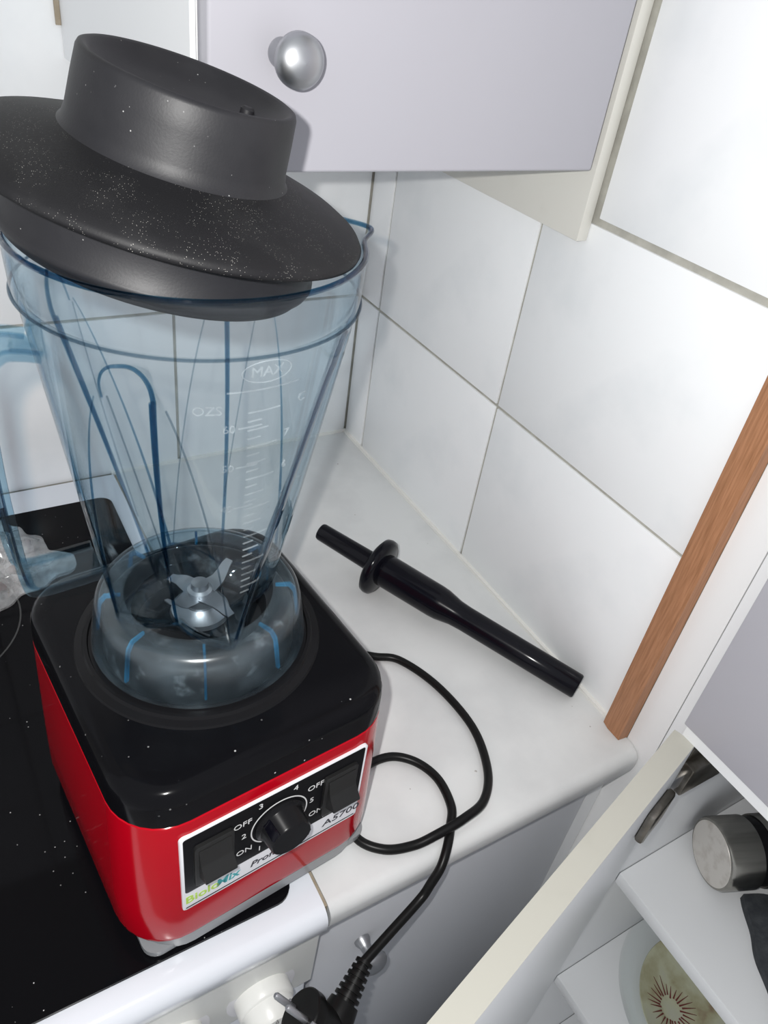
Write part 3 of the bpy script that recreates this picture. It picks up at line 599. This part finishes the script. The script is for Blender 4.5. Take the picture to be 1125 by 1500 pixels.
# glass bowl with painted decor on the lower shelf
BW = tag(empty('glass_bowl', (0.164, -0.758, S2)), 'clear glass bowl painted with pale fruit on the lower cabinet shelf', 'bowl')
po = [(0.0001, 0.0015), (0.050, 0.0010), (0.060, 0.003), (0.085, 0.012), (0.108, 0.024), (0.1225, 0.037), (0.1235, 0.0385)]
pi = [(0.1215, 0.0395), (0.1200, 0.0385), (0.106, 0.0272), (0.083, 0.0155), (0.059, 0.0065), (0.050, 0.0045), (0.0001, 0.0045)]
lathe('bowl_glass', po + pi, 'glass', BW, 96, False, angle=60)
m, n, l = nodemat('painted_fruit_decor'); b = n['Principled BSDF']; b.inputs['Roughness'].default_value = 0.4
tcn = n.new('ShaderNodeTexCoord'); nz = n.new('ShaderNodeTexNoise'); nz.inputs['Scale'].default_value = 22; nz.inputs['Detail'].default_value = 4; l.new(tcn.outputs['Object'], nz.inputs['Vector'])
cr_ = n.new('ShaderNodeValToRGB'); l.new(nz.outputs['Fac'], cr_.inputs[0])
e = cr_.color_ramp.elements; e[0].position = 0.30; e[0].color = (0.20, 0.07, 0.05, 1); e[1].position = 0.72; e[1].color = (0.50, 0.50, 0.42, 1)
e2 = e.new(0.44); e2.color = (0.40, 0.38, 0.24, 1); e3 = e.new(0.56); e3.color = (0.52, 0.53, 0.38, 1); l.new(cr_.outputs[0], b.inputs['Base Color'])
M['decor'] = m
lathe('painted_decor', [(0.0001, 0.0049), (0.0505, 0.0049), (0.0595, 0.0070), (0.0830, 0.0161), (0.0920, 0.0205), (0.0915, 0.0211), (0.0820, 0.0167), (0.0590, 0.0076), (0.0500, 0.0055), (0.0001, 0.0055)], 'decor', BW, 72)
M['decor_red'] = mat('painted_red_strokes', (0.16, 0.035, 0.03), 0.5)
for k in range(26):
    a = R(k * 360 / 26 + random.uniform(-3, 3)); r0 = random.uniform(0.012, 0.016); r1 = random.uniform(0.026, 0.036); c = Vector((-0.040, 0.030, 0.0057))
    V = [c + Vector((r * math.cos(a) - s * math.sin(a), r * math.sin(a) + s * math.cos(a), h)) for h in (0, 0.0004) for r, s in ((r0, -0.0010), (r1, -0.0002), (r1, 0.0002), (r0, 0.0010))]
    V = [v + Vector((0, 0, max(0.0, (math.hypot(v.x, v.y) - 0.050) * 0.33))) for v in V]
    obj('red_stroke', V, [(0, 3, 2, 1), (4, 5, 6, 7), (0, 1, 5, 4), (1, 2, 6, 5), (2, 3, 7, 6), (3, 0, 4, 7)], 'decor_red', BW)

# ---------------------------------------------------------------- crumpled plastic bag on the hob
nx, ny = 30, 30; V = []; F = []
for i in range(nx + 1):
    for j in range(ny + 1):
        u, v = i / nx, j / ny; e = min(u, 1 - u, v, 1 - v)
        z = 0.004 + 0.016 * sstep(0, 0.35, e) + (0.018 * (noise.noise(Vector((u * 4.5, v * 4.5, 3.3)))) + 0.009 * noise.noise(Vector((u * 11, v * 11, 8)))) * (0.25 + sstep(0, 0.2, e))
        V.append((-0.065 + 0.13 * u + 0.012 * noise.noise(Vector((v * 5, 1, 0))), -0.06 + 0.12 * v + 0.012 * noise.noise(Vector((u * 5, 9, 0))), max(0.0016, z)))
N1 = len(V)
for p in list(V): V.append((p[0], p[1], max(0.0003, p[2] * 0.25 - 0.0012)))
for i in range(nx):
    for j in range(ny):
        a = i * (ny + 1) + j; F.append((a, a + 1, a + ny + 2, a + ny + 1)); F.append((a + N1, a + ny + 1 + N1, a + ny + 2 + N1, a + 1 + N1))
bd = [j for j in range(ny + 1)] + [i * (ny + 1) + ny for i in range(1, nx + 1)] + [nx * (ny + 1) + j for j in range(ny - 1, -1, -1)] + [i * (ny + 1) for i in range(nx - 1, 0, -1)]
for i in range(len(bd)): a, b = bd[i], bd[(i + 1) % len(bd)]; F.append((a, b, b + N1, a + N1))
pb_ = obj('plastic_bag', V, F, 'bag', angle=22); pb_.location = (-0.492, -0.140, 0.0046); pb_.rotation_euler = (0, 0, R(28)); tag(pb_, 'crumpled clear plastic bag lying on the black hob by the jar handle', 'bag')
